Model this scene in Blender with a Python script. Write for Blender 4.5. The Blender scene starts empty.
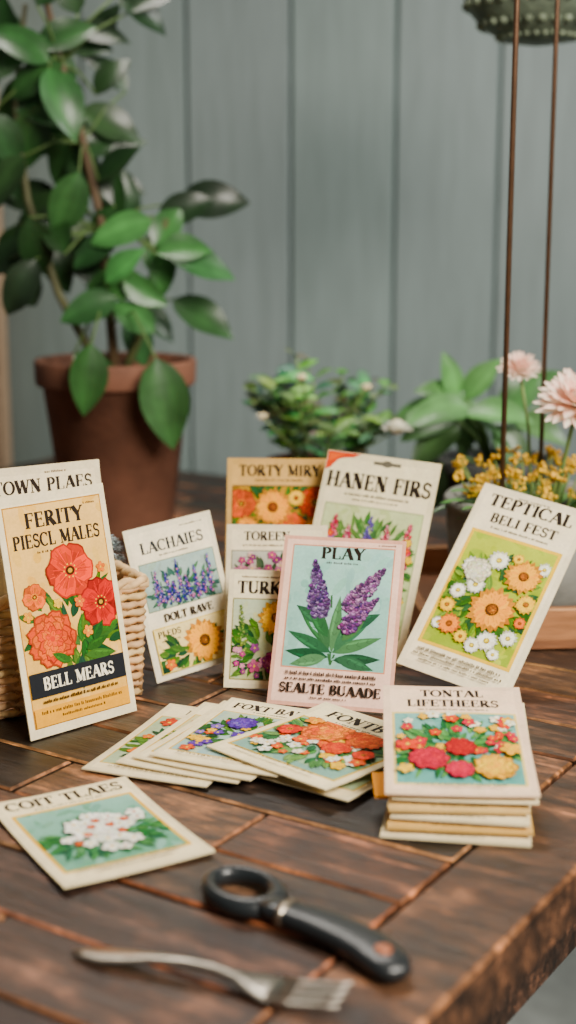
import bpy, math, random
from mathutils import Vector, Matrix
R = random.Random(7)
TZ = 0.75
D2R = math.pi/180

def lin(c):
    out=[]
    for v in c[:3]:
        v=max(0,min(255,v))/255.0
        out.append(v/12.92 if v<=0.04045 else ((v+0.055)/1.055)**2.4)
    return (out[0],out[1],out[2],1.0)
def jit(c,a=10,r=None):
    r=r or R
    d=r.uniform(-a,a)
    return tuple(v+d+r.uniform(-a*.4,a*.4) for v in c[:3])
def lerp(a,b,t): return tuple(a[i]*(1-t)+b[i]*t for i in range(3))

# ------------------------------------------------------------ materials
def attr_mat(name, rough=.6, nscale=60, namt=.12, bump=0.0, bscale=200, transl=0.0, metallic=0.0, stretch=(1,1,1), spec=.4, coat=0.0, fine=0.0, sat=1.0):
    m=bpy.data.materials.new(name); m.use_nodes=True
    nt=m.node_tree; N=nt.nodes; L=nt.links
    p=N['Principled BSDF']; out=N['Material Output']
    at=N.new('ShaderNodeAttribute'); at.attribute_name='Col'
    tc=N.new('ShaderNodeTexCoord'); mp=N.new('ShaderNodeMapping'); mp.inputs['Scale'].default_value=stretch
    L.new(tc.outputs['Object'],mp.inputs['Vector'])
    nz=N.new('ShaderNodeTexNoise'); nz.inputs['Scale'].default_value=nscale; nz.inputs['Detail'].default_value=5
    L.new(mp.outputs[0],nz.inputs['Vector'])
    mr=N.new('ShaderNodeMapRange'); mr.inputs['From Min'].default_value=.3; mr.inputs['From Max'].default_value=.7
    mr.inputs['To Min'].default_value=1-namt; mr.inputs['To Max'].default_value=1+namt
    L.new(nz.outputs[0],mr.inputs['Value'])
    vm=N.new('ShaderNodeVectorMath'); vm.operation='SCALE'
    L.new(at.outputs['Color'],vm.inputs[0]); L.new(mr.outputs[0],vm.inputs['Scale'])
    src=vm.outputs[0]
    if fine>0:
        n3=N.new('ShaderNodeTexNoise'); n3.inputs['Scale'].default_value=520; n3.inputs['Detail'].default_value=3
        L.new(mp.outputs[0],n3.inputs['Vector'])
        m3=N.new('ShaderNodeMapRange'); m3.inputs['From Min'].default_value=.3; m3.inputs['From Max'].default_value=.7
        m3.inputs['To Min'].default_value=1-fine; m3.inputs['To Max'].default_value=1+fine*.6
        L.new(n3.outputs[0],m3.inputs['Value'])
        v3=N.new('ShaderNodeVectorMath'); v3.operation='SCALE'; L.new(src,v3.inputs[0]); L.new(m3.outputs[0],v3.inputs['Scale']); src=v3.outputs[0]
    if sat!=1.0:
        hs=N.new('ShaderNodeHueSaturation'); hs.inputs['Saturation'].default_value=sat; L.new(src,hs.inputs['Color']); src=hs.outputs[0]
    L.new(src,p.inputs['Base Color'])
    p.inputs['Roughness'].default_value=rough; p.inputs['Metallic'].default_value=metallic
    p.inputs['Specular IOR Level'].default_value=spec
    p.inputs['Coat Weight'].default_value=coat
    if bump>0:
        n2=N.new('ShaderNodeTexNoise'); n2.inputs['Scale'].default_value=bscale; n2.inputs['Detail'].default_value=4
        L.new(mp.outputs[0],n2.inputs['Vector'])
        b=N.new('ShaderNodeBump'); b.inputs['Strength'].default_value=bump; b.inputs['Distance'].default_value=.002
        L.new(n2.outputs[0],b.inputs['Height']); L.new(b.outputs[0],p.inputs['Normal'])
    if transl>0:
        tr=N.new('ShaderNodeBsdfTranslucent'); L.new(src,tr.inputs['Color'])
        mx=N.new('ShaderNodeMixShader'); mx.inputs[0].default_value=transl
        L.new(p.outputs[0],mx.inputs[1]); L.new(tr.outputs[0],mx.inputs[2]); L.new(mx.outputs[0],out.inputs['Surface'])
    return m

M_PRINT=attr_mat('printed_paper',.7,60,.09,.03,500,spec=.15,fine=.08,sat=1.28)
M_LEAF=attr_mat('leaf_green',.34,40,.25,.15,90,transl=.12,spec=.5)
M_PETAL=attr_mat('petal',.6,80,.06,0,transl=.2)
M_TERRA=attr_mat('terracotta',.75,25,.25,.25,120)
M_STONE=attr_mat('grey_stone',.8,30,.15,.4,90)
M_SOIL=attr_mat('soil',.95,90,.4,.8,120)
M_WICK=attr_mat('wicker',.7,120,.25,.3,300)
M_STEM=attr_mat('stem',.6,60,.15)
M_METAL=attr_mat('brushed_steel',.32,60,.25,.1,200,metallic=1.0)
M_IRON=attr_mat('bronzed_iron',.45,60,.2,.1,200,metallic=.6)
M_PLASTIC=attr_mat('black_plastic',.32,60,.1,.08,400,spec=.5)
M_TRAY=attr_mat('tray_wood',.5,30,.25,.2,60,stretch=(1,8,8))

def wood_mat():
    m=bpy.data.materials.new('dark_wood_planks'); m.use_nodes=True
    nt=m.node_tree;N=nt.nodes;L=nt.links;p=N['Principled BSDF']
    at=N.new('ShaderNodeAttribute'); at.attribute_name='Col'
    tc=N.new('ShaderNodeTexCoord')
    ad=N.new('ShaderNodeVectorMath'); ad.operation='ADD'
    cm=N.new('ShaderNodeCombineXYZ'); mu=N.new('ShaderNodeMath'); mu.operation='MULTIPLY'; mu.inputs[1].default_value=13.0
    L.new(at.outputs['Alpha'],mu.inputs[0]); L.new(mu.outputs[0],cm.inputs[0]); L.new(mu.outputs[0],cm.inputs[2])
    L.new(tc.outputs['Object'],ad.inputs[0]); L.new(cm.outputs[0],ad.inputs[1])
    def noise(scale,sc,det,ro,dist=0):
        mp=N.new('ShaderNodeMapping'); mp.inputs['Scale'].default_value=scale; L.new(ad.outputs[0],mp.inputs[0])
        n=N.new('ShaderNodeTexNoise'); n.inputs['Scale'].default_value=sc; n.inputs['Detail'].default_value=det; n.inputs['Roughness'].default_value=ro; n.inputs['Distortion'].default_value=dist
        L.new(mp.outputs[0],n.inputs['Vector']); return n
    n1=noise((5,80,80),1.6,9,.7,.6)
    n2=noise((11,22,22),2.2,8,.72)
    n3=noise((30,200,200),1.2,3,.6)
    def ramp(src,stops):
        cr=N.new('ShaderNodeValToRGB'); e=cr.color_ramp.elements
        e[0].position=stops[0][0];e[0].color=(*stops[0][1],1);e[1].position=stops[-1][0];e[1].color=(*stops[-1][1],1)
        for s_ in stops[1:-1]:
            k=e.new(s_[0]);k.color=(*s_[1],1)
        L.new(src.outputs[0],cr.inputs[0]);return cr
    cr=ramp(n1,[(.34,(.3,.28,.27)),(.5,(.85,.83,.81)),(.7,(2.1,1.95,1.8))])
    cr2=ramp(n2,[(.38,(.3,.3,.31)),(.52,(.85,.83,.8)),(.66,(3.0,2.7,2.4))])
    cr3=ramp(n3,[(.62,(1,1,1)),(.74,(2.2,2.0,1.8))])
    prev=at.outputs['Color']
    for c in(cr,cr2,cr3):
        mx=N.new('ShaderNodeMix'); mx.data_type='RGBA'; mx.blend_type='MULTIPLY'; mx.inputs[0].default_value=1
        L.new(prev,mx.inputs[6]); L.new(c.outputs[0],mx.inputs[7]); prev=mx.outputs[2]
    L.new(prev,p.inputs['Base Color'])
    mr=N.new('ShaderNodeMapRange'); mr.inputs['From Min'].default_value=.3; mr.inputs['From Max'].default_value=.7; mr.inputs['To Min'].default_value=.3; mr.inputs['To Max'].default_value=.6
    L.new(n2.outputs[0],mr.inputs['Value']); L.new(mr.outputs[0],p.inputs['Roughness'])
    p.inputs['Specular IOR Level'].default_value=.4
    b=N.new('ShaderNodeBump'); b.inputs['Strength'].default_value=.5; b.inputs['Distance'].default_value=.002
    L.new(n1.outputs[0],b.inputs['Height']); L.new(b.outputs[0],p.inputs['Normal'])
    return m
M_WOOD=wood_mat()

# ------------------------------------------------------------ mesh builder
class MB:
    def __init__(s): s.V=[];s.F=[];s.C=[]
    def add(s,vs,fs,col,alpha=1.0):
        o=len(s.V); s.V+= [tuple(v) for v in vs]
        if isinstance(col,list): cols=col
        else: cols=[col]*len(fs)
        for f,c in zip(fs,cols):
            s.F.append(tuple(i+o for i in f)); l=lin(c); s.C.append((l[0],l[1],l[2],alpha))
    def tube(s,path,r,col,n=6,cap=True):
        path=[Vector(p) for p in path]; k=len(path)
        rs=r if isinstance(r,(list,tuple)) else [r]*k
        vs=[];fs=[]; prev=None
        for i in range(k):
            t=(path[min(i+1,k-1)]-path[max(i-1,0)])
            if t.length<1e-9: t=Vector((0,0,1))
            t.normalize()
            if prev is None:
                a=Vector((0,0,1)) if abs(t.z)<.9 else Vector((1,0,0)); prev=t.cross(a).normalized()
            u=(prev-t*prev.dot(t)).normalized(); w=t.cross(u); prev=u
            for j in range(n):
                a=2*math.pi*j/n; vs.append(path[i]+(u*math.cos(a)+w*math.sin(a))*rs[i])
        for i in range(k-1):
            for j in range(n):
                fs.append((i*n+j,i*n+(j+1)%n,(i+1)*n+(j+1)%n,(i+1)*n+j))
        if cap: fs.append(tuple(range(n))[::-1]); fs.append(tuple((k-1)*n+j for j in range(n)))
        s.add(vs,fs,col)
    def sweep(s,path,hw,hh,col,n=14,power=1.0):
        path=[Vector(p) for p in path];k=len(path);vs=[];fs=[]
        for i in range(k):
            t=(path[min(i+1,k-1)]-path[max(i-1,0)]).normalized()
            side=Vector((0,0,1)).cross(t).normalized(); up=t.cross(side).normalized()
            for j in range(n):
                a=2*math.pi*j/n; c=math.cos(a);q=math.sin(a)
                c=math.copysign(abs(c)**power,c);q=math.copysign(abs(q)**power,q)
                vs.append(path[i]+side*c*hw[i]+up*q*hh[i])
        for i in range(k-1):
            for j in range(n): fs.append((i*n+j,i*n+(j+1)%n,(i+1)*n+(j+1)%n,(i+1)*n+j))
        fs.append(tuple(range(n))[::-1]); fs.append(tuple((k-1)*n+j for j in range(n)))
        s.add(vs,fs,col)
    def lathe(s,prof,col,n=40,c=(0,0,0)):
        vs=[];fs=[];k=len(prof)
        for r,z in prof:
            for j in range(n):
                a=2*math.pi*j/n; vs.append((c[0]+r*math.cos(a),c[1]+r*math.sin(a),c[2]+z))
        for i in range(k-1):
            for j in range(n): fs.append((i*n+j,i*n+(j+1)%n,(i+1)*n+(j+1)%n,(i+1)*n+j))
        if prof[0][0]>1e-6: fs.append(tuple(range(n))[::-1])
        if prof[-1][0]>1e-6: fs.append(tuple((k-1)*n+j for j in range(n)))
        s.add(vs,fs,col)
    def box(s,x0,y0,z0,x1,y1,z1,col,ch=0.0,chcol=None,alpha=1.0):
        c=ch
        vs=[(x0,y0,z0),(x1,y0,z0),(x1,y1,z0),(x0,y1,z0),
            (x0,y0,z1-c),(x1,y0,z1-c),(x1,y1,z1-c),(x0,y1,z1-c),
            (x0+c,y0+c,z1),(x1-c,y0+c,z1),(x1-c,y1-c,z1),(x0+c,y1-c,z1)]
        fs=[(3,2,1,0),(0,1,5,4),(1,2,6,5),(2,3,7,6),(3,0,4,7)]
        cols=[col]*5
        if c>0:
            fs+=[(4,5,9,8),(5,6,10,9),(6,7,11,10),(7,4,8,11),(8,9,10,11)]; cols+=[chcol or col]*4+[col]
            s.add(vs,fs,cols,alpha)
        else:
            s.add(vs[:8],fs+[(4,5,6,7)],cols+[col],alpha)
    def leaf(s,base,d,nrm,L,W,col,droop=.3,fold=.25,n=8,heart=.75,two=True):
        base=Vector(base);d=Vector(d).normalized();nrm=Vector(nrm)
        nrm=(nrm-d*nrm.dot(d)); 
        if nrm.length<1e-4: nrm=Vector((0,0,1)).cross(d)
        nrm.normalize(); side=d.cross(nrm).normalized()
        p=base.copy(); vs=[];fs=[];cols=[]
        for i in range(n+1):
            t=i/n; w=W*.5*math.sin(math.pi*min(1,t**heart))**.8 if 0<t<1 else 0.0008
            ang=-droop*t*1.3
            dn=(d*math.cos(ang)+nrm*math.sin(ang)); nn=(nrm*math.cos(ang)-d*math.sin(ang))
            if i>0: p=p+dn*(L/n)
            wave=.06*W*math.sin(t*9)
            vs+= [p+side*w+nn*(w*fold+wave*.5),p+side*w*.5+nn*w*fold*.35,p,p-side*w*.5+nn*w*fold*.35,p-side*w+nn*(w*fold-wave*.5)]
        for i in range(n):
            for j in range(4):
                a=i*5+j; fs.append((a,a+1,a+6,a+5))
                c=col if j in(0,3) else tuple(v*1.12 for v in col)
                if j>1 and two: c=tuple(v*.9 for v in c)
                cols.append(c)
        s.add(vs,fs,cols)
    def ball(s,c,r,col,n=8,sq=1.0):
        prof=[(r*math.sin(math.pi*i/n),-r*sq*math.cos(math.pi*i/n)) for i in range(n+1)]
        prof[0]=(0.0001*r,-r*sq);prof[-1]=(0.0001*r,r*sq)
        s.lathe(prof,col,n+2,c)
    def obj(s,name,mat,smooth=True,parent=None,loc=None,matrix=None):
        me=bpy.data.meshes.new(name); me.from_pydata(s.V,[],s.F)
        ca=me.color_attributes.new('Col','FLOAT_COLOR','CORNER')
        buf=[]
        for p,c in zip(me.polygons,s.C): buf+= list(c)*p.loop_total
        ca.data.foreach_set('color',buf)
        if smooth: me.polygons.foreach_set('use_smooth',[True]*len(me.polygons))
        me.materials.append(mat); me.update()
        o=bpy.data.objects.new(name,me); bpy.context.scene.collection.objects.link(o)
        if parent: o.parent=parent
        if loc: o.location=loc
        if matrix: o.matrix_world=matrix
        return o
def empty(name,loc,label,cat,rotz=0):
    e=bpy.data.objects.new(name,None); e.empty_display_size=.02; e.location=loc; e.rotation_euler=(0,0,rotz)
    bpy.context.scene.collection.objects.link(e); e['label']=label; e['category']=cat
    return e

# ------------------------------------------------------------ serif stroke font
T_=.17;t_=.065
G={}
def g(ch,w,*pr): G[ch]=(w,pr)
g('A',.84,('L',.1,0,.42,1,t_),('L',.42,1,.74,0,T_),('L',.22,.34,.62,.34,t_),('S',.1,0,.24),('S',.74,0,.28))
g('B',.72,('L',.18,0,.18,1,T_),('A',.3,.76,.24,.24,-90,90),('A',.3,.26,.3,.26,-90,90),('L',.06,.97,.32,.97,t_),('L',.1,.51,.32,.51,t_),('L',.06,.03,.32,.03,t_))
g('C',.78,('A',.43,.5,.34,.47,48,312),('V',.7,.68,.96))
g('D',.82,('L',.18,0,.18,1,T_),('A',.3,.5,.4,.47,-90,90),('L',.06,.97,.32,.97,t_),('L',.06,.03,.32,.03,t_))
g('E',.7,('L',.18,0,.18,1,T_),('L',.06,.97,.6,.97,t_),('L',.18,.52,.5,.52,t_),('L',.06,.03,.64,.03,t_),('V',.59,.76,1),('V',.62,0,.24),('V',.5,.42,.62))
g('F',.66,('L',.18,0,.18,1,T_),('L',.06,.97,.6,.97,t_),('L',.18,.52,.48,.52,t_),('V',.59,.76,1),('V',.48,.42,.62),('S',.18,0,.32))
g('H',.86,('L',.18,0,.18,1,T_),('L',.68,0,.68,1,T_),('L',.18,.5,.68,.5,t_),('S',.18,0,.3),('S',.68,0,.3),('S',.18,.95,.3),('S',.68,.95,.3))
g('I',.4,('L',.2,0,.2,1,T_),('S',.2,0,.32),('S',.2,.95,.32))
g('K',.82,('L',.18,0,.18,1,T_),('L',.22,.42,.66,.98,t_),('L',.34,.58,.7,0,T_),('S',.18,0,.3),('S',.18,.95,.3),('S',.66,.95,.24),('S',.72,0,.24))
g('L',.68,('L',.18,0,.18,1,T_),('L',.06,.03,.62,.03,t_),('V',.6,0,.28),('S',.18,.95,.32))
g('M',1.0,('L',.16,0,.16,1,t_),('L',.16,1,.5,.08,T_),('L',.5,.08,.82,1,t_),('L',.82,0,.82,1,T_),('S',.16,0,.26),('S',.82,0,.3),('S',.13,.95,.22),('S',.86,.95,.22))
g('N',.86,('L',.16,0,.16,1,t_),('L',.16,1,.68,.02,T_),('L',.68,0,.68,1,t_),('S',.16,0,.26),('S',.13,.95,.22),('S',.68,.95,.26))
g('O',.88,('A',.44,.5,.35,.47,0,360))
g('P',.7,('L',.18,0,.18,1,T_),('A',.3,.74,.28,.24,-90,90),('L',.06,.97,.32,.97,t_),('L',.18,.5,.32,.5,t_),('S',.18,0,.34))
g('R',.8,('L',.18,0,.18,1,T_),('A',.3,.75,.26,.23,-90,90),('L',.06,.97,.32,.97,t_),('L',.18,.52,.32,.52,t_),('S',.18,0,.3),('L',.36,.5,.68,0,T_),('S',.72,0,.18))
g('S',.64,('a',.32,.73,.2,.22,20,270),('a',.32,.27,.22,.24,90,-160),('V',.54,.72,.95),('V',.08,.05,.3))
g('T',.76,('L',.38,0,.38,1,T_),('L',.05,.97,.71,.97,t_),('V',.06,.74,1),('V',.7,.74,1),('S',.38,0,.32))
g('U',.84,('L',.18,.3,.18,1,T_),('A',.43,.32,.25,.29,180,360),('L',.68,.3,.68,1,t_),('S',.18,.95,.3),('S',.68,.95,.26))
g('V',.8,('L',.1,1,.4,0,T_),('L',.4,0,.7,1,t_),('S',.12,.95,.28),('S',.7,.95,.24))
g('W',1.12,('L',.1,1,.34,0,T_),('L',.34,0,.56,.9,t_),('L',.54,1,.8,0,T_),('L',.8,0,1.02,1,t_),('S',.12,.95,.26),('S',1.02,.95,.22))
g('X',.8,('L',.12,1,.66,0,T_),('L',.14,0,.66,1,t_),('S',.14,0,.24),('S',.66,0,.26),('S',.12,.95,.26),('S',.66,.95,.24))
g('Y',.8,('L',.1,1,.4,.45,T_),('L',.4,.45,.7,1,t_),('L',.4,0,.4,.5,T_),('S',.4,0,.3),('S',.12,.95,.26),('S',.7,.95,.22))
g(' ',.4)

# ------------------------------------------------------------ packet art
class Art(MB):
    def __init__(s,w,h,paper,th=.0012,pil=.0011,curl=0.0,seed=1):
        super().__init__(); s.w=w;s.h=h;s.k=w/100.0;s.H=100.0*h/w;s.pil=pil;s.curl=curl;s.th=th;s.z=.00006;s.r=random.Random(seed)
        n,m=20,28; vs=[];fs=[]
        for side in(0,1):
            for j in range(m+1):
                for i in range(n+1):
                    x=w*i/n;y=h*j/m
                    vs.append((x,y,(s.surf(x,y) if side==0 else s.cf(x,y))))
        q=(n+1)*(m+1); cols=[]
        for j in range(m):
            for i in range(n):
                e=i in(0,n-1) or j in(0,m-1)
                pc=jit(tuple(v*(.95 if e else 1) for v in paper),2,s.r)
                a=j*(n+1)+i; fs.append((a,a+1,a+n+2,a+n+1)); fs.append((q+a,q+a+n+1,q+a+n+2,q+a+1)); cols+=[pc,pc]
        k=len(fs)
        for i in range(n):
            a=i; fs.append((a,q+a,q+a+1,a+1)); a=m*(n+1)+i; fs.append((a,a+1,q+a+1,q+a))
        for j in range(m):
            a=j*(n+1); b=a+n+1; fs.append((a,b,q+b,q+a)); a+=n;b+=n; fs.append((a,q+a,q+b,b))
        cols+=[tuple(v*.86 for v in paper)]*(len(fs)-k)
        s.add(vs,fs,cols)
    def cf(s,x,y): return s.curl*((2*y/s.h-1)**2+.4*(2*x/s.w-1)**2)
    def surf(s,x,y):
        u=2*x/s.w-1;v=2*y/s.h-1
        return s.th+s.pil*max(0,(1-u*u))*max(0,(1-v*v))+s.cf(x,y)
    def pt(s,x,y): X=x*s.k;Y=y*s.k; return (X,Y,s.surf(X,Y)+s.z)
    clip=None
    def poly(s,pts,col,inc=True):
        x0,y0,x1,y1=s.clip or (.4,.4,99.6,s.H-.4)
        pts=[(min(max(a,x0),x1),min(max(b,y0),y1)) for a,b in pts]
        s.add([s.pt(*p) for p in pts],[tuple(range(len(pts)))],col)
        if inc: s.z+=.0000009
    def rect(s,x0,y0,x1,y1,c0,c1=None,n=16,m=20,amt=0):
        vs=[];fs=[];cols=[]
        c1=c1 or c0
        for j in range(m+1):
            for i in range(n+1): vs.append(s.pt(x0+(x1-x0)*i/n,y0+(y1-y0)*j/m))
        for j in range(m):
            for i in range(n):
                a=j*(n+1)+i; fs.append((a,a+1,a+n+2,a+n+1)); cols.append(jit(lerp(c0,c1,j/m),amt,s.r) if amt else lerp(c0,c1,j/m))
        s.add(vs,fs,cols); s.z+=.000025
    def panel(s,x0,y0,x1,y1,fr,c0,c1,t=1.6):
        s.rect(x0,y0,x1,y1,fr); s.rect(x0+t,y0+t,x1-t,y1-t,c0,c1)
        s.clip=(x0+t,y0+t,x1-t,y1-t)
        for i in range(60):
            c=lerp(c0,c1,s.r.random()); s.ell(s.r.uniform(x0,x1),s.r.uniform(y0,y1),s.r.uniform(3,10),s.r.uniform(1.5,4),jit(c,6,s.r),10,s.r.uniform(0,3))
    def ell(s,cx,cy,rx,ry,col,n=12,rot=0):
        c,q=math.cos(rot),math.sin(rot)
        s.poly([(cx+rx*math.cos(2*math.pi*i/n)*c-ry*math.sin(2*math.pi*i/n)*q,cy+rx*math.cos(2*math.pi*i/n)*q+ry*math.sin(2*math.pi*i/n)*c) for i in range(n)],col)
    def petal(s,cx,cy,ang,L,W,col,sh=.6):
        n=8
        c,q=math.cos(ang),math.sin(ang)
        prof=[(t/n,math.sin(math.pi*(t/n)**(1/sh*.8))) for t in range(n+1)]
        P=[(L*t,W*.5*w) for t,w in prof]+[(L*t,-W*.5*w) for t,w in prof[::-1][1:-1]]
        s.poly([(cx+x*c-y*q,cy+x*q+y*c) for x,y in P],col)
    def rpetal(s,cx,cy,ang,L,W,col):
        n=16;c,q=math.cos(ang),math.sin(ang);P=[]
        for i in range(n):
            a=2*math.pi*i/n; x=L*.52+L*.5*math.cos(a); y=W*.5*math.sin(a)*(.62+.38*min(1,x/L*1.5))
            f=1+.06*math.sin(a*7+ang*3); P.append((cx+x*f*c-y*f*q,cy+x*f*q+y*f*c))
        s.poly(P,col)
    def leafp(s,cx,cy,ang,L,W,col):
        s.petal(cx,cy,ang,L,W,col,1.0)
        c,q=math.cos(ang),math.sin(ang)
        s.poly([(cx+x*c-y*q,cy+x*q+y*c) for x,y in [(L*.08,0),(L*.35,W*.33),(L*.65,W*.28),(L*.92,0)]],tuple(v*1.25 for v in col))
        s.stem(cx,cy,cx+L*.9*c,cy+L*.9*q,W*.06,tuple(v*.7 for v in col))
        for t in(.3,.5,.7):
            for sg in(-1,1):
                a=ang+sg*.7; X=cx+L*t*c;Y=cy+L*t*q; s.stem(X,Y,X+W*.35*math.cos(a),Y+W*.35*math.sin(a),W*.045,tuple(v*.78 for v in col))
    def stem(s,x0,y0,x1,y1,w,col):
        d=Vector((x1-x0,y1-y0)); 
        if d.length<.01:return
        n=Vector((-d.y,d.x)).normalized()*w*.5
        s.poly([(x0+n.x,y0+n.y),(x0-n.x,y0-n.y),(x1-n.x,y1-n.y),(x1+n.x,y1+n.y)],col)
    def daisy(s,cx,cy,r,col,cc,n=14,sq=1.0):
        for ring,(rr,f) in enumerate(((1,.8),(.8,1.05))):
            for k in range(n):
                a=2*math.pi*(k+ring*.5)/n+s.r.uniform(-.08,.08)
                L=r*rr*s.r.uniform(.9,1.06)
                s.petal(cx,cy,a,L,r*.36,jit(tuple(v*f for v in col),12,s.r))
                s.stem(cx+L*.3*math.cos(a),cy+L*.3*math.sin(a),cx+L*.85*math.cos(a),cy+L*.85*math.sin(a),r*.022,tuple(v*f*.75 for v in col))
        s.ell(cx,cy,r*.27,r*.27,tuple(v*.6 for v in cc)); s.ell(cx,cy+r*.03,r*.19,r*.19,cc)
        for k in range(10):
            a=s.r.uniform(0,6.3);q=r*.2*s.r.random(); s.ell(cx+q*math.cos(a),cy+q*math.sin(a),r*.03,r*.03,tuple(v*1.5 for v in cc),6)
    def poppy(s,cx,cy,r,col):
        a0=s.r.uniform(0,6)
        for k in (0,2,4,1,3,5):
            a=a0+2*math.pi*k/6; f=(.78,1.05,.86,1.12,.82,.98)[k]
            s.rpetal(cx,cy,a,r*1.04,r*1.12,tuple(v*f*.72 for v in col))
            s.rpetal(cx,cy,a,r*.97,r*1.02,tuple(min(255,v*f) for v in col))
            s.rpetal(cx,cy,a,r*.7,r*.7,tuple(min(255,v*f*.86+2) for v in col))
            for j in range(9):
                q=s.r.uniform(-.45,.45); l0=s.r.uniform(.2,.5); l1=s.r.uniform(.65,.95)
                s.stem(cx+r*l0*math.cos(a+q),cy+r*l0*math.sin(a+q),cx+r*l1*math.cos(a+q),cy+r*l1*math.sin(a+q),r*.022,tuple(min(255,v*s.r.choice((.66,.78,1.18))) for v in col))
        s.ell(cx,cy,r*.2,r*.17,(60,30,20)); s.ell(cx,cy,r*.1,r*.09,(190,150,50))
        for k in range(10):
            a=k*.63; s.ell(cx+r*.27*math.cos(a),cy+r*.25*math.sin(a),r*.035,r*.035,(230,190,80),6)
    def peony(s,cx,cy,r,ca,cb):
        for i,(rr,n) in enumerate(((1,9),(.82,9),(.64,7),(.47,6),(.3,5))):
            for k in range(n):
                a=2*math.pi*(k+.5*i)/n+s.r.uniform(-.15,.15)
                c=lerp(ca,cb,s.r.uniform(0,1) if i else .6)
                s.rpetal(cx,cy,a,r*rr,r*rr*.8,tuple(v*.7 for v in c))
                s.rpetal(cx,cy,a,r*rr*.93,r*rr*.7,jit(c,10,s.r))
                for j in range(3):
                    q=s.r.uniform(-.28,.28); s.stem(cx+r*rr*.5*math.cos(a+q),cy+r*rr*.5*math.sin(a+q),cx+r*rr*.88*math.cos(a+q),cy+r*rr*.88*math.sin(a+q),r*.02,tuple(min(255,v*s.r.choice((.78,1.15))) for v in c))
        s.ell(cx,cy,r*.1,r*.1,cb)
    def blossom(s,cx,cy,r,col,cc=(225,185,60),n=5):
        a0=s.r.uniform(0,6)
        for k in range(n):
            a=a0+2*math.pi*k/n
            s.rpetal(cx,cy,a,r,r*.8,jit(tuple(v*.76 for v in col),5,s.r))
            s.rpetal(cx,cy,a,r*.93,r*.66,jit(tuple(v*.92 for v in col) if k%2 else col,8,s.r))
            s.stem(cx,cy,cx+r*.7*math.cos(a),cy+r*.7*math.sin(a),r*.05,tuple(v*.72 for v in col))
        s.ell(cx,cy,r*.2,r*.2,cc,8)
    def spike(s,x0,y0,x1,y1,w,cols,n=70,b=1.7):
        dx,dy=x1-x0,y1-y0;L=math.hypot(dx,dy);ux,uy=dx/L,dy/L
        for i in range(n):
            t=i/n; ww=w*(1-t)**.7*(.45+.55*min(1,t*5)); o=s.r.uniform(-1,1)*ww
            c=jit(s.r.choice(cols),14,s.r); q=b*s.r.uniform(.7,1.25)*(1-.35*t)
            X=x0+dx*t-uy*o;Y=y0+dy*t+ux*o
            s.ell(X,Y,q,q*.85,tuple(v*.66 for v in c),7); s.ell(X-.15*q,Y+.2*q,q*.72,q*.6,tuple(v*1.08 for v in c),7)
    def text(s,txt,cx,y,hgt,col,maxw=None,asp=1.0,bold=1.0):
        s.clip=None; s.z+=.000008
        tw=sum(G[c][0] for c in txt); hx=hgt*asp
        if maxw: hx=maxw/tw
        x=cx-tw*hx/2
        def seg(a,b,c,d,w):
            X0,Y0,X1,Y1=x+a*hx,y+b*hgt,x+c*hx,y+d*hgt
            v=Vector((X1-X0,Y1-Y0)); 
            if v.length<1e-6:return
            nn=Vector((-v.y,v.x)).normalized(); ww=w*bold*(hx*abs(nn.x)+hgt*abs(nn.y))*.5
            nn*=ww
            s.poly([(X0+nn.x,Y0+nn.y),(X0-nn.x,Y0-nn.y),(X1-nn.x,Y1-nn.y),(X1+nn.x,Y1+nn.y)],col,False)
        for ch in txt:
            w,pr=G[ch]
            for p in pr:
                if p[0]=='L': seg(*p[1:])
                elif p[0]=='S': seg(p[1]-p[3]/2,p[2]+.025,p[1]+p[3]/2,p[2]+.025,t_)
                elif p[0]=='V': seg(p[1],p[2],p[1],p[3],t_)
                else:
                    _,ax,ay,rx,ry,a0,a1=p; n=max(6,int(abs(a1-a0)/18))
                    pts=[]
                    for i in range(n+1):
                        a=(a0+(a1-a0)*i/n)*D2R
                        ww=(t_+(T_-t_)*abs(math.cos(a))) if p[0]=='A' else .12
                        ww*=.5*bold; pts.append((math.cos(a),math.sin(a),ww))
                    for i in range(n):
                        q=[]
                        for (c,si,ww),sg in ((pts[i],1),(pts[i],-1),(pts[i+1],-1),(pts[i+1],1)):
                            q.append((x+(ax+(rx+sg*ww)*c)*hx,y+(ay+(ry+sg*ww)*si)*hgt))
                        s.poly(q,col,False)
            x+=w*hx
        s.z+=.000008
    def micro(s,cx,y,w,col,hh=1.3):
        s.clip=None; s.z+=.000006
        x=cx-w/2
        while x<cx+w/2-1:
            l=s.r.uniform(.7,1.5); q=hh*s.r.choice((1,1,1.35))
            s.poly([(x,y),(x+l,y),(x+l,y+q),(x,y+q)],col,False); x+=l+s.r.choice((.45,.45,.45,1.5))
        s.z+=.000006

INK=(34,26,20); CREAM=(244,230,198)
GR=[(46,82,44),(64,100,52),(32,62,40),(86,114,58)]
def leaves(A,cx,cy,rx,ry,n,l=14,w=5,cols=GR):
    for i in range(n):
        a=A.r.uniform(0,2*math.pi); q=A.r.random()**.5
        A.leafp(cx+rx*q*math.cos(a)*.6,cy+ry*q*math.sin(a)*.6,a+A.r.uniform(-.5,.5),l*A.r.uniform(.7,1.2),w*A.r.uniform(.7,1.2),jit(tuple(v*.92 for v in A.r.choice(cols)),8,A.r))

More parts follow.
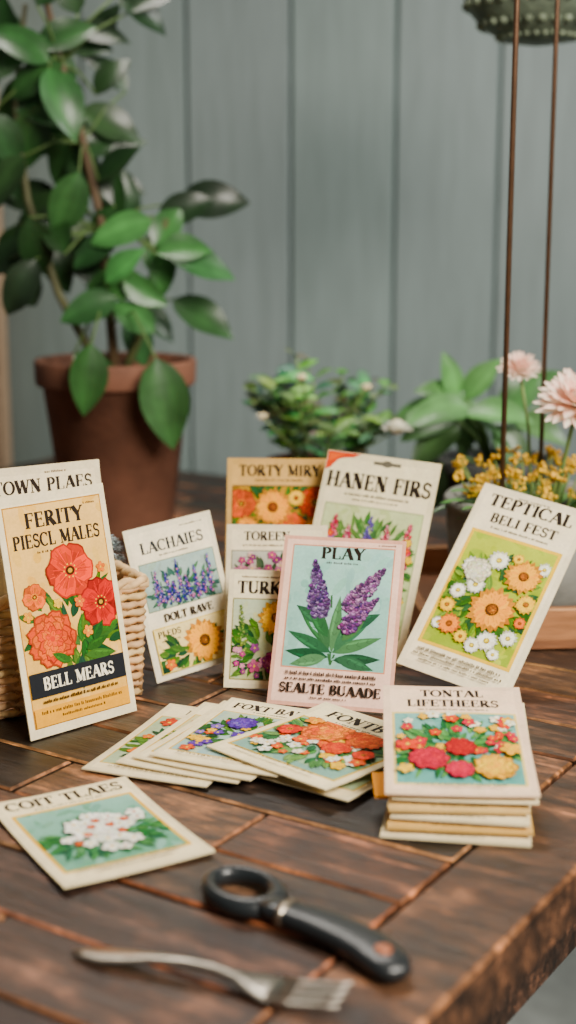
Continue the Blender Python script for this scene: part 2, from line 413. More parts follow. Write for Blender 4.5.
def art_ferty(w,h):
    A=Art(w,h,CREAM,seed=3);H=A.H
    A.panel(5,7,95,H-8,(180,130,70),(228,186,126),(236,200,146),1)
    A.text('FERITY',50,H-26,11.5,INK,54,bold=1.3); A.text('PIESCL MALES',50,H-41,10.5,INK,80,bold=1.3)
    A.micro(50,H-46,40,(90,70,50)); A.micro(84,H-14,12,(90,70,50))
    A.clip=(6,8,94,H-9)
    for x0,y0,x1,y1 in((50,52,62,122),(45,50,30,110),(52,52,80,95),(48,50,35,70),(55,50,70,120),(50,60,84,118),(46,60,14,92)): A.stem(x0,y0,x1,y1,1.3,(60,90,45))
    leaves(A,52,80,60,44,50,19,6.5)
    leaves(A,56,62,48,20,30,24,8)
    A.blossom(85,119,4.5,(236,120,50)); A.blossom(13,92,4.5,(240,160,60))
    A.poppy(21,106,10,(228,100,36)); A.poppy(56,121,21,(224,52,12)); A.poppy(80,92,19,(192,22,10))
    A.peony(31,72,22,(236,116,58),(200,56,30)); A.blossom(60,96,5,(238,110,40)); A.blossom(40,98,4,(240,190,70)); A.blossom(64,72,5,(240,140,40))
    A.leafp(60,58,.3,24,8,(46,78,40)); A.leafp(58,54,-.1,30,8,(64,96,52)); A.leafp(44,52,2.6,18,7,(54,88,46)); A.leafp(68,64,.9,18,8,(38,72,38))
    A.clip=None
    A.rect(6,30,94,49,(26,28,32)); A.text('BELL MEARS',50,35,9.5,(244,236,214),66,bold=1.25)
    A.rect(6,8,94,22,(224,172,108)); A.micro(50,25,70,(70,50,30),2.0); A.micro(50,17,76,(90,60,30),2.0); A.micro(50,12.5,40,(90,60,30),1.5)
    return A
def art_town(w,h):
    A=Art(w,h,(234,220,190),seed=4);H=A.H
    A.text('TOWN PLAES',48,H-22,11,INK,88,bold=1.25); A.micro(60,H-7,20,(90,70,50)); A.micro(50,H-28,60,(80,70,50),1.5)
    A.rect(8,30,92,H-36,(200,205,180)); leaves(A,50,80,36,50,30)
    for x,y in((30,90),(60,110),(55,70)): A.poppy(x,y,14,(214,120,60))
    return A
def art_lach(w,h):
    A=Art(w,h,(238,228,202),seed=5);H=A.H
    A.micro(75,H-8,26,(90,80,60)); A.text('LACHAIES',50,H-27,11,(40,42,44),72,bold=1.2); A.micro(50,H-32,34,(90,80,60))
    A.panel(8,68,94,H-36,(120,130,110),(146,162,150),(156,176,172),1)
    leaves(A,50,84,60,26,80,11,3.5,[(62,92,80),(80,110,84),(48,80,70)])
    for x,y,t in((20,74,108),(34,72,104),(50,72,116),(66,72,104),(82,74,112),(27,74,96),(74,74,96),(42,72,94),(58,72,96)):
        A.stem(x,70,x,min(t,H-42),.8,(60,90,70)); A.spike(x,y,x+A.r.uniform(-4,4),min(t,H-38),4.2,[(72,70,134),(104,94,160),(54,56,108),(184,126,156),(134,124,172)],44,1.5)
    A.text('DOLT RAVE',50,56,8,INK,56,bold=1.2)
    A.panel(7,6,93,52,(214,190,120),(228,206,150),(236,218,168),1); A.text('PLEDS',24,42,6,INK,26,bold=1.2); A.micro(24,37,20,(80,70,50),1.3)
    A.clip=(8,7,92,51)
    leaves(A,48,20,60,24,50,16,6)
    A.daisy(60,28,23,(240,154,12),(104,60,20),18)
    A.blossom(18,14,6,(230,110,40)); A.blossom(84,12,6,(236,146,50))
    return A
def art_torty(w,h):
    A=Art(w,h,(208,174,126),seed=6);H=A.H
    A.text('TORTY MIRY',50,H-17,10.5,INK,78,bold=1.35); A.micro(50,H-22,46,(70,50,30),1.6)
    A.panel(5,30,95,H-26,(100,66,34),(140,106,56),(176,136,70),1)
    leaves(A,50,H-50,64,44,120,14,5)
    A.poppy(14,H-44,14,(204,76,16)); A.poppy(84,H-42,15,(206,66,16)); A.poppy(62,H-66,14,(214,88,24)); A.daisy(86,H-66,13,(236,150,20),(120,60,20))
    A.daisy(44,H-47,19,(244,152,14),(116,56,16),18); A.daisy(66,H-38,9,(240,180,30),(130,60,20)); A.daisy(20,H-66,12,(236,144,20),(120,60,20))
    return A
def art_toreen(w,h):
    A=Art(w,h,(232,219,190),seed=8);H=A.H
    A.text('TOREEN',40,H-16,9,INK,46,bold=1.3); A.micro(38,H-22,44,(90,70,50),1.4)
    A.panel(5,20,95,H-26,(110,110,90),(160,152,140),(176,174,160),1)
    leaves(A,50,H-60,64,40,110,11,4,[(70,84,60),(92,104,72),(56,70,52)])
    for i in range(60): A.blossom(A.r.uniform(8,92),A.r.uniform(H-76,H-30),A.r.uniform(2.5,5),A.r.choice([(170,96,128),(190,130,152),(122,68,106),(206,176,170)]))
    return A
def art_turke(w,h):
    A=Art(w,h,(240,228,196),seed=9);H=A.H
    A.text('TURKE',36,H-24,12.5,INK,54,bold=1.35); A.micro(38,H-8,50,(90,70,50),1.4)
    A.panel(5,8,97,H-29,(120,110,60),(184,182,140),(180,190,166),1)
    leaves(A,46,38,64,44,110,15,5.5)
    A.spike(18,30,14,H-36,6,[(88,116,66),(126,146,86)],60,1.7)
    A.daisy(50,H-48,19,(242,174,26),(150,90,30),17); A.peony(50,26,12,(202,130,160),(144,74,114)); A.blossom(30,22,7,(196,120,146)); A.blossom(80,28,9,(190,100,134)); A.peony(76,46,9,(224,170,180),(180,100,130)); A.blossom(30,40,5,(146,90,136))
    for i in range(14): A.blossom(A.r.uniform(10,60),A.r.uniform(12,40),3,A.r.choice([(186,100,144),(222,164,184),(144,84,124)]))
    return A
def art_hanen(w,h):
    A=Art(w,h,(242,230,196),seed=10);H=A.H
    A.poly([(0.5,H-.5),(0.5,H-17),(30,H-.5)],(204,76,54)); A.poly([(2,H-2),(2,H-10),(16,H-2)],(226,118,90))
    A.rect(42,H-8,66,H-5,(96,92,80),n=4,m=1); A.ell(54,H-6.4,5,3,(96,92,80))
    A.text('HANEN FIRS',50,H-31,13.5,INK,92,bold=1.35); A.micro(50,H-37,56,(70,60,40),1.7); A.micro(50,H-41,40,(70,60,40),1.2)
    A.panel(7,22,94,H-45,(150,160,120),(180,192,142),(198,206,162),1)
    leaves(A,50,76,64,60,150,13,4,[(86,120,70),(104,138,84),(70,104,64)])
    for x,y,t,c in((20,84,118,0),(34,80,110,2),(50,84,120,1),(66,82,114,2),(84,80,118,0),(28,56,90,2),(58,54,94,0),(76,50,88,1),(42,44,76,1)):
        A.spike(x,y,x+A.r.uniform(-2,2),min(t,H-48),6,([(202,92,112),(228,142,152)],[(102,92,150),(140,128,180)],[(186,80,104),(230,172,172)])[c],60,1.9)
    for i in range(34): A.blossom(A.r.uniform(12,90),A.r.uniform(28,104),3.6,A.r.choice([(222,120,110),(236,184,184),(164,124,174),(236,196,96)]))
    A.micro(50,14,60,(80,70,50),1.6)
    return A
def art_play(w,h):
    A=Art(w,h,(230,184,166),seed=11);H=A.H
    A.rect(3,3,97,H-3,(244,210,192)); A.micro(85,H-5.5,14,(120,90,80),1.0)
    A.panel(8,30,92,H-7,(208,150,130),(142,182,170),(168,204,194),1)
    A.text('PLAY',50,H-18,9.5,INK,36,bold=1.3); A.micro(50,H-22,26,(80,80,80),1.2)
    A.clip=(9,31,91,H-8)
    for x in(33,44,66): A.stem(48,34,x,90,1.5,(60,92,60))
    LIL=[(86,64,104),(116,90,136),(62,48,84),(148,128,166)]
    for a,l,x,y in((2.75,40,48,44),(2.35,42,48,48),(.35,42,48,44),(.75,42,50,48),(1.5,46,48,44),(3.05,36,46,40),(.08,38,50,38),(1.1,44,50,44),(1.95,46,46,46),(2.6,28,40,66),(.5,28,60,64),(3.4,30,44,40),(-.25,32,52,40),(2.0,24,40,72),(1.2,22,60,74),(2.2,30,44,56),(.9,30,56,54)):
        A.leafp(x,y,a,l,9.5,jit(A.r.choice([(58,94,66),(76,112,78),(42,74,54)]),8,A.r))
    A.spike(36,72,28,H-20,10.5,LIL,270,2.1)
    A.spike(58,78,85,H-24,10.5,[(106,72,108),(138,100,140),(74,52,86),(162,132,162)],270,2.1)
    A.spike(56,62,82,90,8,[(120,82,120),(148,110,150),(82,56,96)],150,2.1)
    A.micro(50,24.5,74,(60,50,44),2.2); A.micro(50,20.5,74,(60,50,44),1.6); A.text('SEALTE BUAADE',50,10.5,7.5,INK,82,bold=1.35); A.micro(50,6.5,30,(90,70,60),1.2)
    return A
def art_tept(w,h):
    A=Art(w,h,(244,232,202),seed=12);H=A.H
    A.text('TEPTICAL',50,H-20,12,INK,78,bold=1.35); A.text('BELI FEST',50,H-36,9.5,INK,62,bold=1.3); A.micro(50,H-42,54,(80,70,50),1.6); A.micro(50,H-7,30,(90,80,60),1.1)
    A.panel(8,25,92,H-46,(232,186,52),(146,164,82),(178,188,98),3)
    leaves(A,50,84,60,60,150,15,5,[(90,120,58),(64,98,48),(116,142,74),(54,86,54)])
    WH=(240,238,218)
    for x,y,r in((24,106,10),(34,90,9),(44,118,10),(22,80,8),(64,44,10),(80,52,8),(54,36,8),(84,122,7),(18,46,6),(74,34,6)): A.daisy(x,y,r,WH,(216,186,90),15)
    A.daisy(70,110,17,(242,160,16),(136,74,20),18); A.daisy(57,72,22,(240,150,12),(126,70,20),20); A.daisy(82,86,10,(244,186,46),(150,90,30),14); A.daisy(28,48,11,(234,126,24),(130,70,24),14); A.daisy(19,64,8,(240,184,46),(150,90,30),12)
    A.peony(31,103,12,WH,(222,214,180)); A.daisy(42,40,7,(244,196,46),(150,90,30),10); A.daisy(60,124,6,(246,196,56),(150,90,30),10); A.daisy(84,68,6,(236,110,36),(130,70,24),10)
    A.micro(50,17.5,76,(80,70,50),2.2); A.micro(50,13,80,(80,70,50),1.7); A.micro(50,8.5,66,(80,70,50),1.5)
    return A
def art_cosy(w,h):
    A=Art(w,h,(242,227,192),curl=.0018,seed=13,pil=.0008);H=A.H
    A.text('COIT TLAES',50,H-17,12,INK,84,bold=1.3); A.micro(50,H-22,50,(80,70,50),1.3)
    A.panel(7,17,93,H-25,(222,174,76),(106,148,124),(136,172,158),2.4)
    leaves(A,50,58,60,40,140,14,5,[(62,110,68),(84,130,84),(46,88,64)])
    for i in range(30): A.blossom(A.r.gauss(48,20),A.r.gauss(66,15),A.r.uniform(4,7.5),(242,241,226),A.r.choice([(206,110,60),(226,190,80)]))
    for i in range(22): A.blossom(A.r.gauss(52,11),A.r.gauss(66,8),A.r.uniform(4.5,7.5),(244,243,230),A.r.choice([(206,110,60),(226,190,80)]))
    for x,y in((40,60),(62,56),(52,78),(30,50),(70,72),(58,68),(46,70)): A.blossom(x,y,3.4,(206,76,46))
    A.micro(50,11,72,(90,80,60),1.8); A.micro(50,6.5,50,(90,80,60),1.4)
    return A
def art_fox(w,h):
    A=Art(w,h,(242,228,194),curl=.0012,seed=14,th=.0009,pil=.0007);H=A.H
    A.text('FOXT BAKES',46,H-19,11,INK,74,bold=1.35); A.micro(50,H-24,40,(80,70,50),1.3)
    A.panel(6,16,94,H-27,(206,176,110),(148,174,172),(176,188,162),1.4)
    leaves(A,50,62,60,52,110,14,5)
    for i in range(34): A.blossom(A.r.uniform(12,88),A.r.uniform(22,H-34),A.r.uniform(4,7),A.r.choice([(106,86,152),(240,184,36),(220,92,50),(142,122,180)]))
    A.daisy(66,84,14,(242,166,30),(150,80,30)); A.peony(34,82,12,(130,110,178),(80,60,130)); A.micro(50,9,66,(80,70,50),1.6)
    return A
def art_rose(w,h):
    A=Art(w,h,(244,230,194),curl=.0014,seed=15,th=.0010,pil=.0008);H=A.H
    A.text('FONTB',40,H-19,10.5,INK,48,bold=1.3); A.micro(50,H-24,40,(80,70,50),1.3)
    A.panel(5,13,95,H-27,(206,168,76),(126,158,146),(152,176,144),1.6)
    leaves(A,50,56,62,54,150,14,5,[(84,124,76),(54,92,62),(114,144,92)])
    for i in range(44): A.blossom(A.r.uniform(12,88),A.r.uniform(20,60),A.r.uniform(3,6),A.r.choice([(240,234,216),(240,194,96),(228,98,56),(238,238,222)]))
    A.peony(40,68,18,(246,156,80),(224,86,40)); A.peony(69,73,15,(240,116,48),(208,64,28)); A.peony(64,50,10,(236,96,58),(198,46,28)); A.poppy(20,54,8,(210,44,24)); A.poppy(84,52,7,(222,58,28)); A.blossom(22,76,7,(240,150,56))
    A.micro(50,7.5,66,(80,70,50),1.6)
    return A
def art_side(w,h,seed,kind=0):
    A=Art(w,h,(238,224,190),curl=.001,seed=seed,th=.0009,pil=.0007);H=A.H
    A.text(('LARN','MELLY','TORNS')[kind],50,H-20,10,INK,56,bold=1.2); A.micro(50,H-25,40,(80,70,50),1.3)
    pc=((166,180,150),(196,188,150),(150,172,164))[kind]
    A.panel(6,16,94,H-28,(206,176,110),pc,pc,1.4)
    leaves(A,50,60,60,56,90,14,5)
    for i in range(22): A.blossom(A.r.uniform(14,86),A.r.uniform(22,H-34),A.r.uniform(5,9),A.r.choice([[(192,78,58),(224,130,80)],[(210,84,46),(184,50,38)],[(164,50,60),(226,164,46)]][kind]))
    A.micro(50,9,66,(80,70,50),1.6)
    return A
def art_top(w,h):
    A=Art(w,h,(240,214,188),pil=.0014,curl=.0012,seed=21);H=A.H
    A.text('TONTAL',50,H-15,9.5,INK,46,bold=1.25); A.text('LIFETHEERS',50,H-29,9.5,INK,66,bold=1.3); A.micro(50,H-34,50,(80,70,50),1.3)
    A.panel(6,11,94,H-37,(218,196,140),(102,152,144),(132,170,160),1.8)
    leaves(A,50,54,64,52,170,13,4.5,[(78,122,74),(50,94,58),(102,142,92)])
    for i in range(54): A.blossom(A.r.uniform(10,90),A.r.uniform(50,H-42),A.r.uniform(3.2,5.6),A.r.choice([(204,70,84),(240,236,214),(234,174,40),(218,114,104)]))
    A.peony(30,40,14,(220,64,82),(168,26,48)); A.peony(52,54,11,(200,34,34),(156,20,28)); A.peony(74,30,15,(246,196,40),(222,144,14)); A.peony(50,26,10,(226,86,104),(186,42,66)); A.blossom(86,52,8,(238,174,50)); A.blossom(16,56,8,(222,66,42)); A.blossom(14,26,6,(240,196,90))
    A.micro(50,5.5,60,(80,70,50),1.6)
    return A
def art_plain(w,h,paper,seed):
    A=Art(w,h,paper,th=.0017,pil=.0012,seed=seed);H=A.H
    A.micro(50,9,66,(90,80,60),1.5); A.micro(50,5,40,(90,80,60),1.3)
    if H>100:
        A.panel(8,16,92,H-30,(190,180,150),(160,180,150),(160,180,150)); leaves(A,50,60,38,36,20); A.text('LIFETHEERS',50,H-20,9,INK,60)
    return A

def frame_matrix(x,y,z,yaw,lean,roll=0):
    ps=yaw*D2R;th=lean*D2R
    X=Vector((math.cos(ps),math.sin(ps),0));B=Vector((-math.sin(ps),math.cos(ps),0))
    Y=B*math.sin(th)+Vector((0,0,1))*math.cos(th); Z=X.cross(Y)
    M=Matrix(((X.x,Y.x,Z.x,x),(X.y,Y.y,Z.y,y),(X.z,Y.z,Z.z,TZ+z),(0,0,0,1)))
    return M@Matrix.Rotation(roll*D2R,4,'Z')
def packet(A,x,y,z,yaw,lean,label,roll=0,group='vintage seed packets'):
    o=A.obj('seed_packet',M_PRINT,smooth=False,matrix=frame_matrix(x,y,z,yaw,lean,roll))
    o['label']=label;o['category']='seed packet'
    if group:o['group']=group
    return o

packet(art_ferty(.088,.162),-.171,.893,.0006,43.5,12,'tall seed packet with red poppies and black banner, leaning on basket')
packet(art_town(.086,.165),-.1955,.948,.0065,33,9,'cream seed packet standing upright inside the wicker basket')
packet(art_lach(.076,.116),-.0980,1.013,.0006,33,14,'seed packet with lavender spikes and a sunflower, standing',roll=6)
packet(art_torty(.088,.150),-.053,1.132,.0006,-3,18,'tan seed packet with orange flowers, at the back of the group')
packet(art_toreen(.078,.116),-.0495,1.035,.0006,-3,23,'cream seed packet with pink-mauve blossoms, standing behind another')
packet(art_turke(.074,.088),-.0475,1.004,.0006,-7,22,'cream seed packet with yellow sunflower and pink blooms, standing')
packet(art_hanen(.096,.166),-.001,1.092,.004,-20,25,'large cream seed packet with red corner and hang hole, leaning back',roll=-4)
packet(art_play(.090,.124),-.0150,.968,.0006,-14,26,'pink-edged seed packet with purple lilac on pale blue, leaning')
packet(art_tept(.088,.166),.0807,1.012,.0165,-20,42,'cream seed packet with white and golden daisies, leaning on tray',roll=-14)
FG='flat seed packets'
packet(art_cosy(.087,.121),-.1150,.676,.0002,30,90,'seed packet with white flowers lying flat alone on the table',group=FG)
packet(art_side(.085,.130,31,0),-.1294,.841,.0003,-20.5,90,'seed packet lying at the bottom of the fan on the table',group=FG)
packet(art_side(.085,.122,32,1),-.1085,.846,.0026,-24,89.7,'seed packet with red blooms lying in the fan',group=FG)
packet(art_side(.085,.118,33,2),-.0985,.849,.0048,-27,89.7,'seed packet with crimson blooms lying in the fan',group=FG)
packet(art_side(.088,.110,34,0),-.036,.836,.0026,-36,89.8,'seed packet mostly covered by others in the fan',group=FG)
packet(art_fox(.088,.117),-.0870,.846,.0072,-24,89.7,'seed packet with violet and yellow flowers lying in the fan',group=FG)
packet(art_rose(.102,.112),-.0517,.854,.0095,-44,89.4,'seed packet with orange roses lying on top of the fan',group=FG)
st=[(.0515,.743,-9,90,(236,222,188),.0835),(.0555,.744,-6,89,(214,180,130),.081),(.0575,.749,-9,87,(240,226,192),.0775),(.0565,.748,-3,84.6,(216,188,142),.079)]
SG='stacked seed packets'
for i,(x,y,yw,ln,pc,ww) in enumerate(st):
    packet(art_plain(ww,.114,pc,40+i),x,y,.0004+i*.0044,yw,ln,'cream seed packet inside the tilted stack',group=SG)
packet(art_side(.082,.122,61,1),.0585,.752,.0178,-5,82,'tan-edged seed packet near the top of the stack',group=SG)
packet(art_top(.0865,.122),.0545,.750,.0215,-3,79,'seed packet with pink and yellow flowers atop the stack',group=SG)
packet(art_plain(.05,.03,(240,152,20),70),.0495,.763,.0150,0,85,'orange-yellow paper corner peeking out of the stack',group=SG)

# ------------------------------------------------------------ table
def build_table():
    e=empty('wooden_table',(-.049,.39,0),'dark-stained rustic wooden plank table with worn edges','table',rotz=math.atan2(-.543,.84))
    r=random.Random(5)
    A=MB(); W=1.15;Ln=1.25;th=.03
    base=[(70,48,34),(50,36,28),(84,57,39),(60,43,32),(95,65,44),(43,32,26)]
    edge=(128,86,54)
    z0=TZ-th;z1=TZ
    bw=.06
    A.box(-bw+.0014,0,z0,0,.52,z1,(78,54,38),.0022,edge,.21); A.box(-bw+.0014,.522,z0,0,Ln,z1,(62,44,33),.0022,edge,.67)
    A.box(-W+.005,.005,z0+.002,-.005,Ln-.005,z1-.006,(18,13,10))
    y=0;row=0
    while y<Ln-.01:
        pw=min(.058,Ln-y)
        x=-bw; first=True
        while x>-W+.02:
            L=r.choice((.15,.2,.26,.32)) if not first else (.12,.22,.16,.27,.14)[row%5]
            first=False
            xa=max(-W,x-L)
            A.box(xa+.0013,y+.0013,z0,x-.0013,y+pw-.0013,z1-r.uniform(0,.001),jit(r.choice(base),6,r),.0014,jit(edge,16,r),r.random())
            x=xa
        y+=pw;row+=1
    A.obj('tabletop',M_WOOD,smooth=False,parent=e)
    for nm,b in (('apron',(-W+.05,.045,-.05,.067)),('apron',(-W+.05,Ln-.067,-.05,Ln-.045)),('apron',(-.067,.067,-.045,Ln-.067)),('apron',(-W+.045,.067,-W+.067,Ln-.067))):
        a=MB(); a.box(b[0],b[1],TZ-th-.085,b[2],b[3],TZ-th-.0005,(62,44,34)); a.obj(nm,M_WOOD,smooth=False,parent=e)
    for x,y in((-.075,.075),(-W+.075,.075),(-.075,Ln-.075),(-W+.075,Ln-.075)):
        a=MB(); h=.032; a.box(x-h,y-h,0,x+h,y+h,TZ-th-.0005,(62,44,34)); a.obj('leg',M_WOOD,smooth=False,parent=e)
build_table()

# ------------------------------------------------------------ setting
A=MB(); pitch=.149; x=.153-pitch*12; r=random.Random(2)
i=0
while x<1.9:
    g_=.0014 if i%2==0 else .0006
    c=jit((112,126,123),3,r); z0,z1=0,2.6; x0,x1=x+g_,x+pitch-g_; ch=.003
    vs=[(x0,2.12,z0),(x1,2.12,z0),(x1,2.12,z1),(x0,2.12,z1),(x0,2.104,z0),(x1,2.104,z0),(x1,2.104,z1),(x0,2.104,z1),(x0+ch,2.10,z0),(x1-ch,2.10,z0),(x1-ch,2.10,z1),(x0+ch,2.10,z1)]
    fs=[(0,1,2,3),(8,11,10,9),(4,8,9,5),(7,6,10,11),(4,7,11,8),(5,9,10,6),(0,4,5,1),(3,2,6,7),(0,3,7,4),(1,5,6,2)]
    A.add(vs,fs,c); x+=pitch;i+=1
A.box(-1.7,2.121,0,2.0,2.16,2.6,(50,54,54))
w=A.obj('wall_back',attr_mat('painted_boards',.5,14,.10,.25,30,stretch=(6,6,.6)),smooth=False); w['kind']='structure'
A=MB(); A.box(-2,-1.5,-.05,2.2,2.2,0,(140,144,140)); f=A.obj('floor',M_STONE,smooth=False); f['kind']='structure'
A=MB(); A.box(-.50,2.03,0,-.412,2.095,2.4,(176,146,116),.002); o=A.obj('wooden_post',M_TRAY,smooth=False); o['label']='pale brown wooden post standing against the boarded wall';o['category']='post'

# ------------------------------------------------------------ basket
def basket():
    ang=30*D2R
    W,Dp,Hh=.17,.115,.086
    e=empty('wicker_basket',(-.108,.987,TZ),'square woven wicker basket holding packets on the table','basket',rotz=ang)
    A=MB(); rows=14
    def ring(ofs,flare,z):
        x0,x1,y0,y1=-W-flare,0+flare,0-flare,Dp+flare
        loop=[]
        def line(a,b,n,nx,ny):
            for k in range(n): t=k/n; loop.append((a[0]+(b[0]-a[0])*t,a[1]+(b[1]-a[1])*t,nx,ny))
        line((x0,y0),(x1,y0),44,0,-1);line((x1,y0),(x1,y1),32,1,0);line((x1,y1),(x0,y1),44,0,1);line((x0,y1),(x0,y0),32,-1,0)
        return loop
    for i in range(rows):
        z=.004+i*(Hh-.008)/(rows-1); fl=.004*i/rows
        lp=ring(0,fl,z); pts=[]
        for k,(x,y,nx,ny) in enumerate(lp):
            s=.0020*(1 if (k//2+i)%2 else -1)
            if k%2==0: s=0
            pts.append((x+nx*s,y+ny*s,z))
        pts.append(pts[0]); A.tube(pts,.0028,jit((200,160,110),12),5,cap=False)
    lp=ring(0,0,0)
    A.obj('woven_side',M_WICK,parent=e)
    A=MB()
    for k in range(0,len(lp),4):
        x,y,nx,ny=lp[k]; A.tube([(x,y,.001),(x+nx*.004,y+ny*.004,Hh)],.0022,(170,130,84),5)
    A.obj('stake',M_WICK,parent=e)['kind']='stuff'
    A=MB()
    for q in(0,1):
        pts=[]; lp2=ring(0,.0045,Hh)
        for k,(x,y,nx,ny) in enumerate(lp2):
            a=k*.9+q*math.pi; pts.append((x+nx*.0022*math.cos(a),y+ny*.0022*math.cos(a),Hh+.0022*math.sin(a)))
        pts.append(pts[0]); A.tube(pts,.0028,(208,170,118),6,cap=False)
    A.obj('rim',M_WICK,parent=e)
    A=MB(); A.box(-W,0,.0008,0,Dp,.004,(160,120,80)); A.obj('base',M_WICK,smooth=False,parent=e)
basket()
e=empty('grey_moss_clump',(-.1415,1.045,TZ+.0045),'grey-green fuzzy moss clump inside the wicker basket','moss')
A=MB(); r=random.Random(3)
A.ball((0,0,.052),.017,(90,100,96),10,2.6)
for i in range(1500):
    a=r.uniform(0,6.28);z=r.uniform(.02,.102);q=.018*math.sqrt(max(.05,1-((z-.052)/.052)**2))
    p=Vector((q*math.cos(a),q*math.sin(a),z)); d=Vector((math.cos(a),math.sin(a),r.uniform(-.3,1.0))).normalized()
    A.leaf(p,d,(0,0,1),r.uniform(.003,.006),.0014,jit((160,172,172),22,r),n=2)
A.obj('fuzz',M_LEAF,parent=e)['kind']='stuff'

# ------------------------------------------------------------ pots & plants
def pot_parts(e,r,h,mat,col,rimh=.028,rb=.68):
    A=MB(); rr=r*rb
    A.lathe([(rr,0),(rr+.001,.001),(r*.93,h-rimh),(r*.935,h-rimh),(r*1.0,h-rimh+.001),(r*1.02,h-rimh+.004),(r*1.03,h-.003),(r*1.02,h),(r*.95,h),(r*.93,h-.004),(r*.90,h-.03),(r*.5,h-.03)],col,56)
    A.obj('pot',mat,parent=e)
    A=MB(); A.lathe([(.0001,-.001),(r*.6,0),(r*.89,-.001),(r*.89,-.006),(.0001,-.006)],(44,32,26),40,(0,0,h-.014)); A.obj('soil',M_SOIL,parent=e)

e=empty('potted_broadleaf_plant',(-.189,1.56,TZ),'tall glossy broad-leaved plant in a terracotta pot','potted plant')
pot_parts(e,.086,.190,M_TERRA,(118,76,56))
r=random.Random(11)
A=MB();S=MB()
trunk=[(-.0,0,.165),(-.006,.01,.24),(-.012,.015,.33),(-.03,.01,.42),(-.05,0,.5),(-.075,0,.62)]
S.tube(trunk,[.006,.0055,.005,.0045,.004,.003],(92,72,48),8)
S.tube([(.005,-.005,.165),(.03,-.01,.22),(.045,-.01,.29),(.06,-.015,.34)],[.005,.0045,.004,.003],(86,92,52),8)
S.tube([(-.01,0,.165),(-.06,.0,.26),(-.09,0,.36),(-.1,0,.46),(-.085,0,.56)],[.005,.0045,.004,.003,.003],(80,80,48),8)
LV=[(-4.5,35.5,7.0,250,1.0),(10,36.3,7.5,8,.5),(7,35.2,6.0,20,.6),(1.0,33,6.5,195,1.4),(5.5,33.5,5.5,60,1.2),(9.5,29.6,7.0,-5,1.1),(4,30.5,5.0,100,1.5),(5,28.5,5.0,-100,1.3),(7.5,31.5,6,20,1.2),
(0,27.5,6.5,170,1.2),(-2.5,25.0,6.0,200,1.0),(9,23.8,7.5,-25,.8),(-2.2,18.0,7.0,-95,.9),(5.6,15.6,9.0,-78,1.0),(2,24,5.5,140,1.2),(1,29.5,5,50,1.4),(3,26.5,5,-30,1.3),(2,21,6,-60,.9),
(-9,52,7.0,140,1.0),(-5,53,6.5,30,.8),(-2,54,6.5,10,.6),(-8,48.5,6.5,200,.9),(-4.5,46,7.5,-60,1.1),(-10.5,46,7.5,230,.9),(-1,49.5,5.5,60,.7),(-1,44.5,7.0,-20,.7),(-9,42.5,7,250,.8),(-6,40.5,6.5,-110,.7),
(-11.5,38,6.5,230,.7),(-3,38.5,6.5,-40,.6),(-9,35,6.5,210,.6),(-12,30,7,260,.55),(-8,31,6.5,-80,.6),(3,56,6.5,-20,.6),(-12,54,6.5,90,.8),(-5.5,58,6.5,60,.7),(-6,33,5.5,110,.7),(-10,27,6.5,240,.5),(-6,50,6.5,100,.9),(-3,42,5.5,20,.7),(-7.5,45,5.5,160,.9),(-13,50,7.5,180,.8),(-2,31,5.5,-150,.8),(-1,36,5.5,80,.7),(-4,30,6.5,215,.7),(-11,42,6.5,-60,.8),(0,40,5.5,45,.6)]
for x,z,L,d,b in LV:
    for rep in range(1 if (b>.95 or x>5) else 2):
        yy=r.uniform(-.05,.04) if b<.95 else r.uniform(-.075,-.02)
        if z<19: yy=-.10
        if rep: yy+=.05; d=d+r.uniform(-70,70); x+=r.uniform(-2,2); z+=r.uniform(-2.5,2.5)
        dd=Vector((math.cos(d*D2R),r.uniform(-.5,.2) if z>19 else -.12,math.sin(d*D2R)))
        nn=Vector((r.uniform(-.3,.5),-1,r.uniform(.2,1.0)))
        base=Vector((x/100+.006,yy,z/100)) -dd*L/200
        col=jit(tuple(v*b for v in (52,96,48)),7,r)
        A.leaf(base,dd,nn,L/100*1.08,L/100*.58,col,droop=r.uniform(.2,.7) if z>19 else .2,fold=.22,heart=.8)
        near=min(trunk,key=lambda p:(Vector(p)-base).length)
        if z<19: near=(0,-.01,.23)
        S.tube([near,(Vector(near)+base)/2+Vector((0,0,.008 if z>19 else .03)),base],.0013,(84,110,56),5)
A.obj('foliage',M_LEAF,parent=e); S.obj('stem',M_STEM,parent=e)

def bush(e,r,z0,n,spread,height,ll,col,stemcol=(80,100,56),lw=.5):
    A=MB();S=MB()
    for i in range(n):
        a=r.uniform(0,6.28); q=r.random()**.6
        p0=Vector((math.cos(a)*.02,math.sin(a)*.02,z0)); tip=Vector((math.cos(a)*spread*q,math.sin(a)*spread*q*.7,z0+height*(1-.45*q*q)*r.uniform(.5,1.1)))
        mid=(p0+tip)/2+Vector((0,0,.02)); pts=[]
        for k in range(8):
            t=k/7; pts.append(p0*(1-t)**2+mid*2*t*(1-t)+tip*t*t)
        S.tube(pts,.0012,stemcol,5)
        for k in range(2,8):
            for sd in(-1,1):
                b=a+sd*1.4+r.uniform(-.6,.6)
                A.leaf(pts[k],(math.cos(b),math.sin(b),r.uniform(.1,.9)),(0,-.6,1),ll*r.uniform(.7,1.2),ll*lw,jit(tuple(v*r.uniform(.6,1.15) for v in col),6,r),n=4)
    A.obj('foliage',M_LEAF,parent=e);S.obj('stem',M_STEM,parent=e)
